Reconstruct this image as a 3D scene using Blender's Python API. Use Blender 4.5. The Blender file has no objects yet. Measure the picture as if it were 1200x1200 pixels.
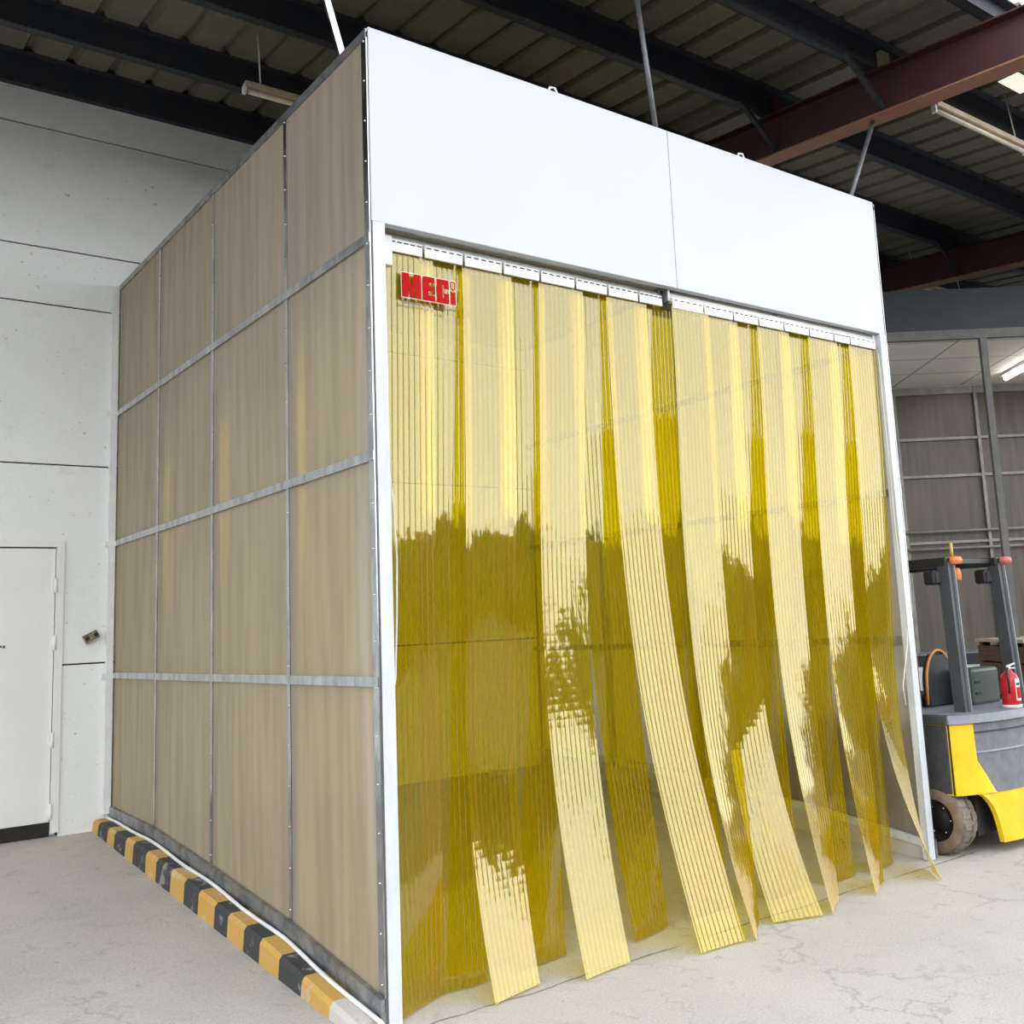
import bpy, bmesh, math, random
from mathutils import Vector, Matrix, noise
random.seed(7)
PI = math.pi
S = bpy.context.scene
COL = S.collection
V = Vector

# ------------------------------------------------------------------ helpers
def link(o, parent=None):
    COL.objects.link(o)
    if parent is not None:
        o.parent = parent
    return o

def empty(name, label, cat, loc=(0, 0, 0), group=None):
    o = bpy.data.objects.new(name, None)
    o.empty_display_size = .1
    link(o)
    o.location = loc
    return tag(o, label, cat, group)

def tag(o, label=None, cat=None, group=None, kind=None):
    if label: o['label'] = label
    if cat: o['category'] = cat
    if group: o['group'] = group
    if kind: o['kind'] = kind
    return o

class MB:
    """collects shapes in one bmesh"""
    def __init__(s):
        s.bm = bmesh.new()
    def face(s, pts, mat=0, smooth=False):
        vs = [s.bm.verts.new(p) for p in pts]
        f = s.bm.faces.new(vs); f.material_index = mat; f.smooth = smooth
        return f
    def hexa(s, p, mat=0):
        """p: 8 points, bottom ring 0-3 ccw from above, top ring 4-7"""
        v = [s.bm.verts.new(q) for q in p]
        for idx in ((3, 2, 1, 0), (4, 5, 6, 7), (0, 1, 5, 4), (1, 2, 6, 5), (2, 3, 7, 6), (3, 0, 4, 7)):
            f = s.bm.faces.new([v[i] for i in idx]); f.material_index = mat
        return v
    def box(s, a, b, mat=0, bev=0, seg=2):
        x0, y0, z0 = (min(a[i], b[i]) for i in range(3)); x1, y1, z1 = (max(a[i], b[i]) for i in range(3))
        v = s.hexa([(x0, y0, z0), (x1, y0, z0), (x1, y1, z0), (x0, y1, z0), (x0, y0, z1), (x1, y0, z1), (x1, y1, z1), (x0, y1, z1)], mat)
        if bev:
            es = {e for q in v for e in q.link_edges}
            bmesh.ops.bevel(s.bm, geom=list(es), offset=bev, segments=seg, profile=.5, affect='EDGES')
        return v
    def bar(s, a, b, w, h, mat=0, up=(0, 0, 1)):
        """rectangular bar from a to b, w wide, h high (towards up)"""
        a, b = V(a), V(b); d = (b - a).normalized(); u = V(up)
        r = d.cross(u)
        if r.length < 1e-4: r = d.cross(V((0, 1, 0)))
        r.normalize(); u = r.cross(d).normalized()
        r *= w / 2; u *= h / 2
        s.hexa([a - r - u, a + r - u, b + r - u, b - r - u, a - r + u, a + r + u, b + r + u, b - r + u], mat)
    def tube(s, pts, r, n=10, mat=0, cap=True, rads=None):
        pts = [V(p) for p in pts]; rings = []
        prev = None
        for i, p in enumerate(pts):
            d = (pts[min(i + 1, len(pts) - 1)] - pts[max(i - 1, 0)]).normalized()
            if prev is None:
                t = V((0, 0, 1)) if abs(d.z) < .9 else V((1, 0, 0))
                x = d.cross(t).normalized()
            else:
                x = (prev - d * prev.dot(d)).normalized()
            prev = x; y = d.cross(x)
            rr = rads[i] if rads else r
            rings.append([s.bm.verts.new(p + (x * math.cos(2 * PI * k / n) + y * math.sin(2 * PI * k / n)) * rr) for k in range(n)])
        for A, B in zip(rings, rings[1:]):
            for k in range(n):
                f = s.bm.faces.new((A[k], A[(k + 1) % n], B[(k + 1) % n], B[k])); f.smooth = True; f.material_index = mat
        if cap:
            f = s.bm.faces.new(rings[0][::-1]); f.material_index = mat
            f = s.bm.faces.new(rings[-1]); f.material_index = mat
    def lathe(s, prof, c=(0, 0, 0), axis='Z', n=32, mat=0, smooth=True):
        """prof: (radius, height) pairs; closed at both ends when the radius is 0"""
        c = V(c)
        def P(r, h, k):
            a = 2 * PI * k / n; x, y = r * math.cos(a), r * math.sin(a)
            return c + (V((x, y, h)) if axis == 'Z' else V((h, x, y)) if axis == 'X' else V((y, h, x)))
        rings = []
        for r, h in prof:
            rings.append([s.bm.verts.new(P(r, h, 0))] if r < 1e-6 else [s.bm.verts.new(P(r, h, k)) for k in range(n)])
        for A, B in zip(rings, rings[1:]):
            for k in range(n):
                k2 = (k + 1) % n
                q = [A[k % len(A)], A[k2 % len(A)], B[k2 % len(B)], B[k % len(B)]]
                q = list(dict.fromkeys(q))
                if len(q) > 2:
                    f = s.bm.faces.new(q); f.smooth = smooth; f.material_index = mat
    def prism(s, poly, ax, a, b, mat=0):
        """polygon in a plane, extruded along axis ax (0,1,2) from a to b"""
        def P(p, t):
            q = [0, 0, 0]; o = [i for i in range(3) if i != ax]
            q[o[0]], q[o[1]] = p; q[ax] = t
            return q
        A = [s.bm.verts.new(P(p, a)) for p in poly]; B = [s.bm.verts.new(P(p, b)) for p in poly]
        n = len(poly)
        for f in (A[::-1], B): s.bm.faces.new(f).material_index = mat
        for i in range(n):
            s.bm.faces.new((A[i], A[(i + 1) % n], B[(i + 1) % n], B[i])).material_index = mat
    def done(s, name, mats, parent=None, normals=True, loc=None):
        if normals: bmesh.ops.recalc_face_normals(s.bm, faces=s.bm.faces)
        me = bpy.data.meshes.new(name)
        if loc is not None:
            for v in s.bm.verts: v.co -= V(loc)
        s.bm.to_mesh(me); s.bm.free()
        for m in (mats if isinstance(mats, (list, tuple)) else [mats]): me.materials.append(m)
        o = bpy.data.objects.new(name, me)
        if loc is not None: o.location = loc
        return link(o, parent)

def copy(o, parent=None):
    c = o.copy(); COL.objects.link(c)
    if parent is not None: c.parent = parent
    return c

# ------------------------------------------------------------------ materials
def new_mat(name):
    m = bpy.data.materials.new(name); m.use_nodes = True
    nt = m.node_tree; nt.nodes.clear()
    return m, nt
def N(nt, typ, **kw):
    n = nt.nodes.new(typ)
    for k, v in kw.items():
        if k.startswith('i_'):
            n.inputs[k[2:].replace('_', ' ')].default_value = v
        else: setattr(n, k, v)
    return n
def L(nt, a, b): nt.links.new(a, b)
def rgb(r, g, b): return (r, g, b, 1)

def pmat(name, col, rough=.6, metal=0, col2=None, scale=6, detail=5, bump=0, bscale=40, stretch=(1, 1, 1), spec=.5, contrast=(.35, .65), rvar=0):
    """principled material with a noise mix between two colours and a fine bump"""
    m, nt = new_mat(name)
    out = N(nt, 'ShaderNodeOutputMaterial'); p = N(nt, 'ShaderNodeBsdfPrincipled')
    p.inputs['Roughness'].default_value = rough; p.inputs['Metallic'].default_value = metal
    p.inputs['Specular IOR Level'].default_value = spec
    L(nt, p.outputs[0], out.inputs[0])
    tc = N(nt, 'ShaderNodeTexCoord'); mp = N(nt, 'ShaderNodeMapping'); mp.inputs['Scale'].default_value = stretch
    L(nt, tc.outputs['Object'], mp.inputs[0])
    if col2 is None: col2 = tuple(c * .8 for c in col)
    nz = N(nt, 'ShaderNodeTexNoise'); nz.inputs['Scale'].default_value = scale; nz.inputs['Detail'].default_value = detail
    nz.inputs['Roughness'].default_value = .62
    L(nt, mp.outputs[0], nz.inputs['Vector'])
    cr = N(nt, 'ShaderNodeValToRGB')
    cr.color_ramp.elements[0].position = contrast[0]; cr.color_ramp.elements[0].color = rgb(*col2)
    cr.color_ramp.elements[1].position = contrast[1]; cr.color_ramp.elements[1].color = rgb(*col)
    L(nt, nz.outputs['Fac'], cr.inputs[0]); L(nt, cr.outputs[0], p.inputs['Base Color'])
    if bump:
        n2 = N(nt, 'ShaderNodeTexNoise'); n2.inputs['Scale'].default_value = bscale; n2.inputs['Detail'].default_value = 6
        L(nt, mp.outputs[0], n2.inputs['Vector'])
        b = N(nt, 'ShaderNodeBump'); b.inputs['Strength'].default_value = bump; b.inputs['Distance'].default_value = .01
        L(nt, n2.outputs['Fac'], b.inputs['Height']); L(nt, b.outputs[0], p.inputs['Normal'])
    m['p'] = p.name
    return m

M = {}
M['header'] = pmat('white_coated_panel', (.54, .555, .57), .38, col2=(.525, .54, .56), scale=1.2)
M['white'] = pmat('white_paint', (.80, .81, .80), .4, col2=(.70, .71, .70), scale=9)
M['post'] = pmat('white_post_paint', (.66, .68, .70), .35, col2=(.52, .55, .58), scale=7, stretch=(1, 1, .4))
M['galv'] = pmat('galvanised_steel', (.62, .64, .65), .22, 1, (.36, .38, .40), 14, bump=.05, stretch=(1, 1, .35))
M['galv_dark'] = pmat('weathered_galvanised_steel', (.42, .43, .44), .42, .9, (.20, .21, .22), 10, bump=.05)
M['steel'] = pmat('screw_steel', (.75, .75, .75), .25, 1)
M['door'] = pmat('off_white_door_paint', (.80, .80, .77), .42, col2=(.76, .76, .735), scale=2.5)
M['black'] = pmat('black_plastic', (.012, .012, .014), .4, col2=(.02, .02, .022))
M['dark_gap'] = pmat('dark_rubber', (.02, .018, .016), .8)
M['purlin'] = pmat('dark_blue_steel_paint', (.020, .025, .036), .6, col2=(.028, .030, .036), scale=5)
M['beam'] = pmat('maroon_steel_paint', (.066, .018, .020), .55, col2=(.045, .015, .017), scale=4, bump=.05)
M['flange'] = pmat('rusty_flange_floor_lit', (.27, .09, .065), .6, col2=(.30, .15, .08), scale=3)  # rusty orange, made paler for light bounced up from the floor
M['brass'] = pmat('pale_bolted_cleat', (.35, .30, .18), .5)
M['rod'] = pmat('hanger_galvanised', (.22, .235, .25), .5, .4, (.14, .155, .17), 12)
M['cord'] = pmat('white_cord', (.8, .76, .66), .6)
M['cable'] = pmat('white_cable', (.82, .81, .79), .4)
M['red'] = pmat('sign_red', (.42, .001, .002), .7, col2=(.40, .001, .002), spec=.15)
M['white_film'] = pmat('sign_white', (.85, .78, .7), .5)
M['ink'] = pmat('dark_ink', (.05, .05, .08), .6)
M['yellow'] = pmat('forklift_yellow', (.86, .56, .015), .33, col2=(.74, .46, .02), scale=5, bump=.02)
M['dgrey'] = pmat('forklift_dark_grey', (.055, .058, .062), .45, col2=(.04, .042, .046), scale=18, bump=.03, contrast=(.4, .6))
M['mgrey'] = pmat('forklift_mid_grey', (.17, .175, .185), .5, col2=(.12, .125, .13), scale=14, contrast=(.3, .6))
M['lgrey'] = pmat('deck_grey', (.22, .235, .27), .42, col2=(.16, .17, .19), scale=9)
M['pillar'] = pmat('pillar_slate', (.055, .065, .068), .4, col2=(.045, .053, .056))
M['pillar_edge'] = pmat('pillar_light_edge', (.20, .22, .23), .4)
M['tyre'] = pmat('dusty_rubber', (.13, .105, .08), .85, col2=(.22, .19, .155), scale=12, bump=.2, bscale=60)
M['sidewall'] = pmat('brown_dusty_sidewall', (.17, .11, .075), .8, col2=(.24, .17, .12), scale=9)
M['rim'] = pmat('black_wheel_rim', (.01, .01, .012), .45)
M['seat'] = pmat('dark_seat_vinyl', (.014, .017, .02), .38, col2=(.022, .026, .028))
M['piping'] = pmat('orange_piping', (.62, .25, .05), .5)
M['hood'] = pmat('dark_green_grey_plastic', (.035, .055, .040), .38, col2=(.05, .07, .05))
M['orange'] = pmat('orange_lens', (.75, .16, .06), .25, col2=(.85, .3, .1), scale=30)
M['pinkred'] = pmat('faded_red_lens', (.62, .2, .17), .3, col2=(.5, .13, .1), scale=30)
M['ext_red'] = pmat('extinguisher_red', (.55, .015, .02), .25, col2=(.42, .012, .015))
M['ext_label'] = pmat('extinguisher_label', (.82, .80, .76), .4)
M['ext_base'] = pmat('extinguisher_base', (.8, .75, .6), .5)
M['cabinet'] = pmat('cabinet_white', (.72, .72, .68), .45)
M['amber'] = pmat('amber_gloss', (.75, .45, .08), .25)
M['zinc_dark'] = pmat('partition_frame', (.30, .285, .26), .55, .3, (.22, .21, .19), 9)
M['pbar'] = pmat('canopy_post_paint', (.13, .125, .115), .55, col2=(.10, .095, .09), scale=7)
M['trunk'] = pmat('bark', (.03, .022, .015), .9, bump=.3, bscale=12)
M['leaf'] = pmat('dark_foliage', (.012, .02, .008), .85, col2=(.02, .03, .012), scale=2, bump=.4, bscale=6)
M['wallfar'] = pmat('dark_far_wall', (.04, .038, .034), .9, col2=(.028, .027, .024), scale=.6)
M['batten'] = pmat('yellowed_batten', (.55, .47, .33), .5, col2=(.42, .33, .22), scale=7)
M['tube'] = pmat('unlit_tube', (.74, .68, .52), .3)
M['bracket'] = pmat('olive_bracket', (.28, .26, .13), .5, col2=(.10, .09, .05), scale=30)

def concrete(name, c1, c2, c3, joint=False, rough=.85, bump=.25, cracks=0, fine_=(.78, 1.12)):
    m, nt = new_mat(name)
    out = N(nt, 'ShaderNodeOutputMaterial'); p = N(nt, 'ShaderNodeBsdfPrincipled'); p.inputs['Roughness'].default_value = rough
    L(nt, p.outputs[0], out.inputs[0])
    tc = N(nt, 'ShaderNodeTexCoord')
    def noise_(sc, det, ro=.6, dist=0):
        n = N(nt, 'ShaderNodeTexNoise'); n.inputs['Scale'].default_value = sc; n.inputs['Detail'].default_value = det
        n.inputs['Roughness'].default_value = ro; n.inputs['Distortion'].default_value = dist
        L(nt, tc.outputs['Object'], n.inputs['Vector']); return n
    def ramp(src, a, b, ca, cb):
        r = N(nt, 'ShaderNodeValToRGB'); r.color_ramp.elements[0].position = a; r.color_ramp.elements[1].position = b
        r.color_ramp.elements[0].color = rgb(*ca); r.color_ramp.elements[1].color = rgb(*cb)
        L(nt, src, r.inputs[0]); return r
    def mix(fac, a, b, mode='MIX'):
        x = N(nt, 'ShaderNodeMix', data_type='RGBA', blend_type=mode)
        if isinstance(fac, float): x.inputs[0].default_value = fac
        else: L(nt, fac, x.inputs[0])
        for k, q in ((6, a), (7, b)):
            if isinstance(q, tuple): x.inputs[k].default_value = rgb(*q)
            else: L(nt, q, x.inputs[k])
        return x.outputs[2]
    big = ramp(noise_(.9, 6).outputs['Fac'], .35, .65, c2, c1)
    mid = ramp(noise_(7, 8, .7, .6).outputs['Fac'], .56, .72, (0, 0, 0), (1, 1, 1))
    c = mix(mid.outputs[0], big.outputs[0], c3)
    fine = ramp(noise_(90, 4, .7).outputs['Fac'], .3, .7, (fine_[0],) * 3, (fine_[1],) * 3)
    c = mix(1.0, c, fine.outputs[0], 'MULTIPLY')
    spots = ramp(noise_(28, 3, .5).outputs['Fac'], .70, .76, (1, 1, 1), (.55, .52, .5))
    c = mix(1.0, c, spots.outputs[0], 'MULTIPLY')
    if cracks:
        vn = N(nt, 'ShaderNodeTexVoronoi', feature='DISTANCE_TO_EDGE'); vn.inputs['Scale'].default_value = 1.3
        ds = noise_(3, 5); va = N(nt, 'ShaderNodeVectorMath', operation='MULTIPLY_ADD')
        L(nt, ds.outputs['Color'], va.inputs[0]); va.inputs[1].default_value = (.5, .5, .5); L(nt, tc.outputs['Object'], va.inputs[2])
        L(nt, va.outputs[0], vn.inputs['Vector'])
        ck = ramp(vn.outputs['Distance'], .004, .016, (1, 1, 1), (0, 0, 0))
        gate = ramp(noise_(.8, 2).outputs['Fac'], .5, .58, (0, 0, 0), (1, 1, 1))
        g = N(nt, 'ShaderNodeMath', operation='MULTIPLY'); L(nt, ck.outputs[0], g.inputs[0]); L(nt, gate.outputs[0], g.inputs[1])
        g2 = N(nt, 'ShaderNodeMath', operation='MULTIPLY'); L(nt, g.outputs[0], g2.inputs[0]); g2.inputs[1].default_value = cracks
        c = mix(g2.outputs[0], c, (.10, .085, .07))
    if joint:
        sx = N(nt, 'ShaderNodeSeparateXYZ'); L(nt, tc.outputs['Object'], sx.inputs[0])
        w = N(nt, 'ShaderNodeMath', operation='MULTIPLY_ADD'); L(nt, noise_(2.2, 4).outputs['Fac'], w.inputs[0]); w.inputs[1].default_value = .10
        L(nt, sx.outputs['Y'], w.inputs[2])
        a = N(nt, 'ShaderNodeMath', operation='ADD'); L(nt, w.outputs[0], a.inputs[0]); a.inputs[1].default_value = .02
        ab = N(nt, 'ShaderNodeMath', operation='ABSOLUTE'); L(nt, a.outputs[0], ab.inputs[0])
        jr = ramp(ab.outputs[0], .003, .010, (.8, .8, .8), (0, 0, 0))
        gate = ramp(noise_(1.4, 3).outputs['Fac'], .40, .50, (0, 0, 0), (1, 1, 1))
        g = N(nt, 'ShaderNodeMath', operation='MULTIPLY'); L(nt, jr.outputs[0], g.inputs[0]); L(nt, gate.outputs[0], g.inputs[1])
        c = mix(g.outputs[0], c, (.09, .075, .06))
    L(nt, c, p.inputs['Base Color'])
    b = N(nt, 'ShaderNodeBump'); b.inputs['Strength'].default_value = bump; b.inputs['Distance'].default_value = .012
    L(nt, noise_(45, 8, .7).outputs['Fac'], b.inputs['Height']); L(nt, b.outputs[0], p.inputs['Normal'])
    return m
M['floor'] = concrete('worn_concrete_floor', (.51, .465, .42), (.44, .405, .37), (.37, .34, .305), joint=True, cracks=.25)
M['yard'] = concrete('dark_yard_asphalt', (.07, .068, .064), (.05, .05, .048), (.06, .058, .055))
M['wall'] = concrete('white_washed_concrete', (.84, .87, .86), (.80, .83, .82), (.74, .77, .74), rough=.75, bump=.10, fine_=(.93, 1.03))
M['wallgrey'] = concrete('grey_concrete', (.30, .29, .27), (.25, .24, .23), (.2, .2, .19))
M['roof'] = concrete('brown_grey_roof_sheet', (.165, .150, .112), (.125, .118, .09), (.11, .105, .085), bump=.1)

# yellow ribbed PVC: a slab with clear tinted transmission, mirror-like skin and a little scatter
def pvc(name, tint, scat):
    m, nt = new_mat(name)
    out = N(nt, 'ShaderNodeOutputMaterial')
    geo = N(nt, 'ShaderNodeNewGeometry')
    dot = N(nt, 'ShaderNodeVectorMath', operation='DOT_PRODUCT')
    L(nt, geo.outputs['Incoming'], dot.inputs[0]); L(nt, geo.outputs['Normal'], dot.inputs[1])
    ab = N(nt, 'ShaderNodeMath', operation='ABSOLUTE'); L(nt, dot.outputs['Value'], ab.inputs[0])
    om = N(nt, 'ShaderNodeMath', operation='SUBTRACT'); om.inputs[0].default_value = 1; L(nt, ab.outputs[0], om.inputs[1])
    pw = N(nt, 'ShaderNodeMath', operation='POWER'); L(nt, om.outputs[0], pw.inputs[0]); pw.inputs[1].default_value = 4.6
    fr = N(nt, 'ShaderNodeMath', operation='MULTIPLY_ADD'); L(nt, pw.outputs[0], fr.inputs[0]); fr.inputs[1].default_value = .9; fr.inputs[2].default_value = .09
    tr = N(nt, 'ShaderNodeBsdfTransparent'); tr.inputs[0].default_value = rgb(*tint)
    tl = N(nt, 'ShaderNodeBsdfTranslucent'); tl.inputs[0].default_value = rgb(.95, .79, .025)
    df = N(nt, 'ShaderNodeBsdfDiffuse'); df.inputs[0].default_value = rgb(.93, .77, .025)
    sc = N(nt, 'ShaderNodeMixShader'); sc.inputs[0].default_value = .45
    L(nt, tl.outputs[0], sc.inputs[1]); L(nt, df.outputs[0], sc.inputs[2])
    body = N(nt, 'ShaderNodeMixShader'); body.inputs[0].default_value = scat
    L(nt, tr.outputs[0], body.inputs[1]); L(nt, sc.outputs[0], body.inputs[2])
    gl = N(nt, 'ShaderNodeBsdfGlossy'); gl.inputs['Roughness'].default_value = .035; gl.inputs['Color'].default_value = rgb(1, .99, .96)
    tc = N(nt, 'ShaderNodeTexCoord'); mp = N(nt, 'ShaderNodeMapping'); mp.inputs['Scale'].default_value = (1.6, 1.6, .5)
    L(nt, tc.outputs['Object'], mp.inputs[0])
    nz = N(nt, 'ShaderNodeTexNoise'); nz.inputs['Scale'].default_value = 5; nz.inputs['Detail'].default_value = 3
    L(nt, mp.outputs[0], nz.inputs['Vector'])
    bp = N(nt, 'ShaderNodeBump'); bp.inputs['Strength'].default_value = .25; bp.inputs['Distance'].default_value = .01
    L(nt, nz.outputs['Fac'], bp.inputs['Height']); L(nt, bp.outputs[0], gl.inputs['Normal'])
    mx = N(nt, 'ShaderNodeMixShader'); L(nt, fr.outputs[0], mx.inputs[0]); L(nt, body.outputs[0], mx.inputs[1]); L(nt, gl.outputs[0], mx.inputs[2])
    L(nt, mx.outputs[0], out.inputs[0])
    return m
M['pvc'] = pvc('yellow_ribbed_pvc', (.93, .865, .085), .08)
M['pvc_rib'] = pvc('yellow_pvc_rib', (.82, .66, .025), .18)

def sheet(name, col, col2, see=.22, trans=.5, flute=True, tint=(.8, .74, .62)):
    """dusty translucent twin-wall sheet with fine vertical flutes"""
    m, nt = new_mat(name)
    out = N(nt, 'ShaderNodeOutputMaterial'); tc = N(nt, 'ShaderNodeTexCoord')
    mp = N(nt, 'ShaderNodeMapping'); mp.inputs['Scale'].default_value = (9, 9, .6); L(nt, tc.outputs['Object'], mp.inputs[0])
    nz = N(nt, 'ShaderNodeTexNoise'); nz.inputs['Scale'].default_value = 1.5; nz.inputs['Detail'].default_value = 6
    L(nt, mp.outputs[0], nz.inputs['Vector'])
    cr = N(nt, 'ShaderNodeValToRGB'); cr.color_ramp.elements[0].position = .36; cr.color_ramp.elements[1].position = .64
    cr.color_ramp.elements[0].color = rgb(*col2); cr.color_ramp.elements[1].color = rgb(*col); L(nt, nz.outputs['Fac'], cr.inputs[0])
    wv = N(nt, 'ShaderNodeTexWave', bands_direction='Y' if flute == 'Y' else 'X'); wv.inputs['Scale'].default_value = 30 if flute else .001
    L(nt, tc.outputs['Object'], wv.inputs['Vector'])
    bp = N(nt, 'ShaderNodeBump'); bp.inputs['Strength'].default_value = .12; bp.inputs['Distance'].default_value = .004; L(nt, wv.outputs['Fac'], bp.inputs['Height'])
    df = N(nt, 'ShaderNodeBsdfDiffuse'); tl = N(nt, 'ShaderNodeBsdfTranslucent'); tr = N(nt, 'ShaderNodeBsdfTransparent'); tr.inputs[0].default_value = rgb(*tint)
    gl = N(nt, 'ShaderNodeBsdfGlossy'); gl.inputs['Roughness'].default_value = .4
    for q in (df, tl): L(nt, cr.outputs[0], q.inputs[0])
    for q in (df, gl): L(nt, bp.outputs[0], q.inputs['Normal'])
    a = N(nt, 'ShaderNodeMixShader'); a.inputs[0].default_value = trans; L(nt, df.outputs[0], a.inputs[1]); L(nt, tl.outputs[0], a.inputs[2])
    b = N(nt, 'ShaderNodeMixShader'); b.inputs[0].default_value = see; L(nt, a.outputs[0], b.inputs[1]); L(nt, tr.outputs[0], b.inputs[2])
    c = N(nt, 'ShaderNodeMixShader'); c.inputs[0].default_value = .04; L(nt, b.outputs[0], c.inputs[1]); L(nt, gl.outputs[0], c.inputs[2])
    L(nt, c.outputs[0], out.inputs[0])
    return m
M['panel'] = sheet('dusty_bronze_sheet', (.74, .675, .585), (.62, .56, .48), flute='Y', see=.42, trans=.64, tint=(.82, .80, .74))
M['mesh'] = sheet('grey_partition_sheet', (.135, .112, .09), (.10, .084, .067), see=.0, trans=.1)

def emit(name, col, strength):
    m, nt = new_mat(name); out = N(nt, 'ShaderNodeOutputMaterial'); e = N(nt, 'ShaderNodeEmission')
    e.inputs[0].default_value = rgb(*col); e.inputs[1].default_value = strength; L(nt, e.outputs[0], out.inputs[0]); return m
M['lit'] = emit('lit_tube', (1, .97, .92), 6)
M['flood'] = emit('flood_lens', (1, .95, .80), .3)

def tiles(name):
    m, nt = new_mat(name); out = N(nt, 'ShaderNodeOutputMaterial'); p = N(nt, 'ShaderNodeBsdfPrincipled'); p.inputs['Roughness'].default_value = .8
    L(nt, p.outputs[0], out.inputs[0]); tc = N(nt, 'ShaderNodeTexCoord')
    br = N(nt, 'ShaderNodeTexBrick'); br.offset = 0; br.inputs['Scale'].default_value = 1; br.inputs['Mortar Size'].default_value = .012
    br.inputs['Brick Width'].default_value = .9; br.inputs['Row Height'].default_value = .75
    br.inputs['Color1'].default_value = rgb(.66, .63, .57); br.inputs['Color2'].default_value = rgb(.62, .59, .54); br.inputs['Mortar'].default_value = rgb(.25, .24, .22)
    L(nt, tc.outputs['Object'], br.inputs['Vector']); L(nt, br.outputs['Color'], p.inputs['Base Color']); return m
M['tiles'] = tiles('white_ceiling_tiles')

def planks(name):
    m, nt = new_mat(name); out = N(nt, 'ShaderNodeOutputMaterial'); p = N(nt, 'ShaderNodeBsdfPrincipled'); p.inputs['Roughness'].default_value = .8
    L(nt, p.outputs[0], out.inputs[0]); tc = N(nt, 'ShaderNodeTexCoord'); mp = N(nt, 'ShaderNodeMapping'); mp.inputs['Scale'].default_value = (1.5, 1.5, 14)
    L(nt, tc.outputs['Object'], mp.inputs[0]); nz = N(nt, 'ShaderNodeTexNoise'); nz.inputs['Scale'].default_value = 3; nz.inputs['Detail'].default_value = 6
    L(nt, mp.outputs[0], nz.inputs['Vector']); cr = N(nt, 'ShaderNodeValToRGB')
    cr.color_ramp.elements[0].color = rgb(.035, .016, .008); cr.color_ramp.elements[1].color = rgb(.14, .07, .035)
    L(nt, nz.outputs['Fac'], cr.inputs[0]); L(nt, cr.outputs[0], p.inputs['Base Color']); return m
M['wood'] = planks('dark_brown_boards')
M['wood_top'] = pmat('lit_board_edge', (.55, .45, .34), .7)  # pale colour stands in for light on the crate's top edge
def kerbmat(name, base, worn, thr):
    return pmat(name, base, .75, col2=worn, scale=9, detail=8, bump=.25, bscale=35, contrast=(thr, thr + .06))
M['kerb_y'] = kerbmat('kerb_yellow', (.50, .30, .07), (.48, .38, .26), .36)
M['kerb_k'] = kerbmat('kerb_black', (.035, .036, .036), (.22, .21, .19), .36)
M['kerb_c'] = kerbmat('kerb_bare', (.52, .48, .43), (.30, .28, .25), .36)

# ------------------------------------------------------------------ camera
yaw, pit, rol = .6691, .1491, -.0493
F = V((math.sin(yaw) * math.cos(pit), math.cos(yaw) * math.cos(pit), math.sin(pit)))
r0 = V((math.cos(yaw), -math.sin(yaw), 0)); u0 = r0.cross(F)
R = r0 * math.cos(rol) + u0 * math.sin(rol); U = -r0 * math.sin(rol) + u0 * math.cos(rol)
cd = bpy.data.cameras.new('camera'); cam = bpy.data.objects.new('camera', cd); COL.objects.link(cam)
mw = Matrix((R, U, -F)).transposed().to_4x4(); mw.translation = V((-2.1435, -4.1281, 1.6140)); cam.matrix_world = mw
cd.sensor_width = 36; cd.sensor_fit = 'HORIZONTAL'; cd.lens = 1209.82 / 1200 * 36
cd.shift_x = -(672.695 - 600) / 1200; cd.shift_y = -(600 - 551.722) / 1200
cd.clip_start = .05; cd.clip_end = 300
S.camera = cam

# ------------------------------------------------------------------ dimensions
W, D = 3.949, 4.3054
JY = [0, .9767, 2.1255, 3.237, D]                   # joints of the side panels
BZ = [.122, .255, .358, .438, .462]                 # top of the base rail at the joints
RZ = [1.395, 2.395, 3.419]
HT, HB = 4.497, 3.522
PT = 4.44
def base_z(y):
    for (a, b), (p, q) in zip(zip(JY, JY[1:]), zip(BZ, BZ[1:])):
        if y <= b: return p + (q - p) * (y - a) / (b - a)
    return BZ[-1]
def floor_z(x, y):
    s = .072 * (y - .12 + math.sqrt((y - .12) ** 2 + .02)) / 2 - .002
    s = max(0, min(.40, s))
    f = 1 - max(0, min(1, (x - 3.97) / .25))
    return s * f
RS = .0875
def roof_z(y): return 5.84 + RS * y

# ------------------------------------------------------------------ setting
b = MB()
xs = sorted({round(q, 3) for q in {-10 + i * .5 for i in range(0, 60)} | {3.97, 4.03, 4.1, 4.16, 4.22} | {i * .2 for i in range(-5, 20)}})
ysl = sorted({-2.2} | {round(-2 + i * .4, 3) for i in range(0, 4)} | {round(i * .12, 3) for i in range(-4, 14)} | {2, 2.5, 3, 3.5, 4, 4.5, 6})
grid = [[b.bm.verts.new((x, y, floor_z(x, y))) for y in ysl] for x in xs]
for i in range(len(xs) - 1):
    for j in range(len(ysl) - 1):
        f = b.bm.faces.new((grid[i][j], grid[i + 1][j], grid[i + 1][j + 1], grid[i][j + 1])); f.smooth = True
tag(b.done('floor', M['floor']), 'worn pale concrete floor running under the enclosure and out to the yard', kind='structure')
b = MB(); b.box((-70, -90, -.25), (90, -2.19, -.004)); b.box((-70, -2.3, -.25), (-9.95, 12, -.01)); b.box((19.4, -2.3, -.25), (90, 12, -.01))
tag(b.done('ground', M['yard']), 'dark asphalt yard outside the open front of the building', kind='structure')

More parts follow.
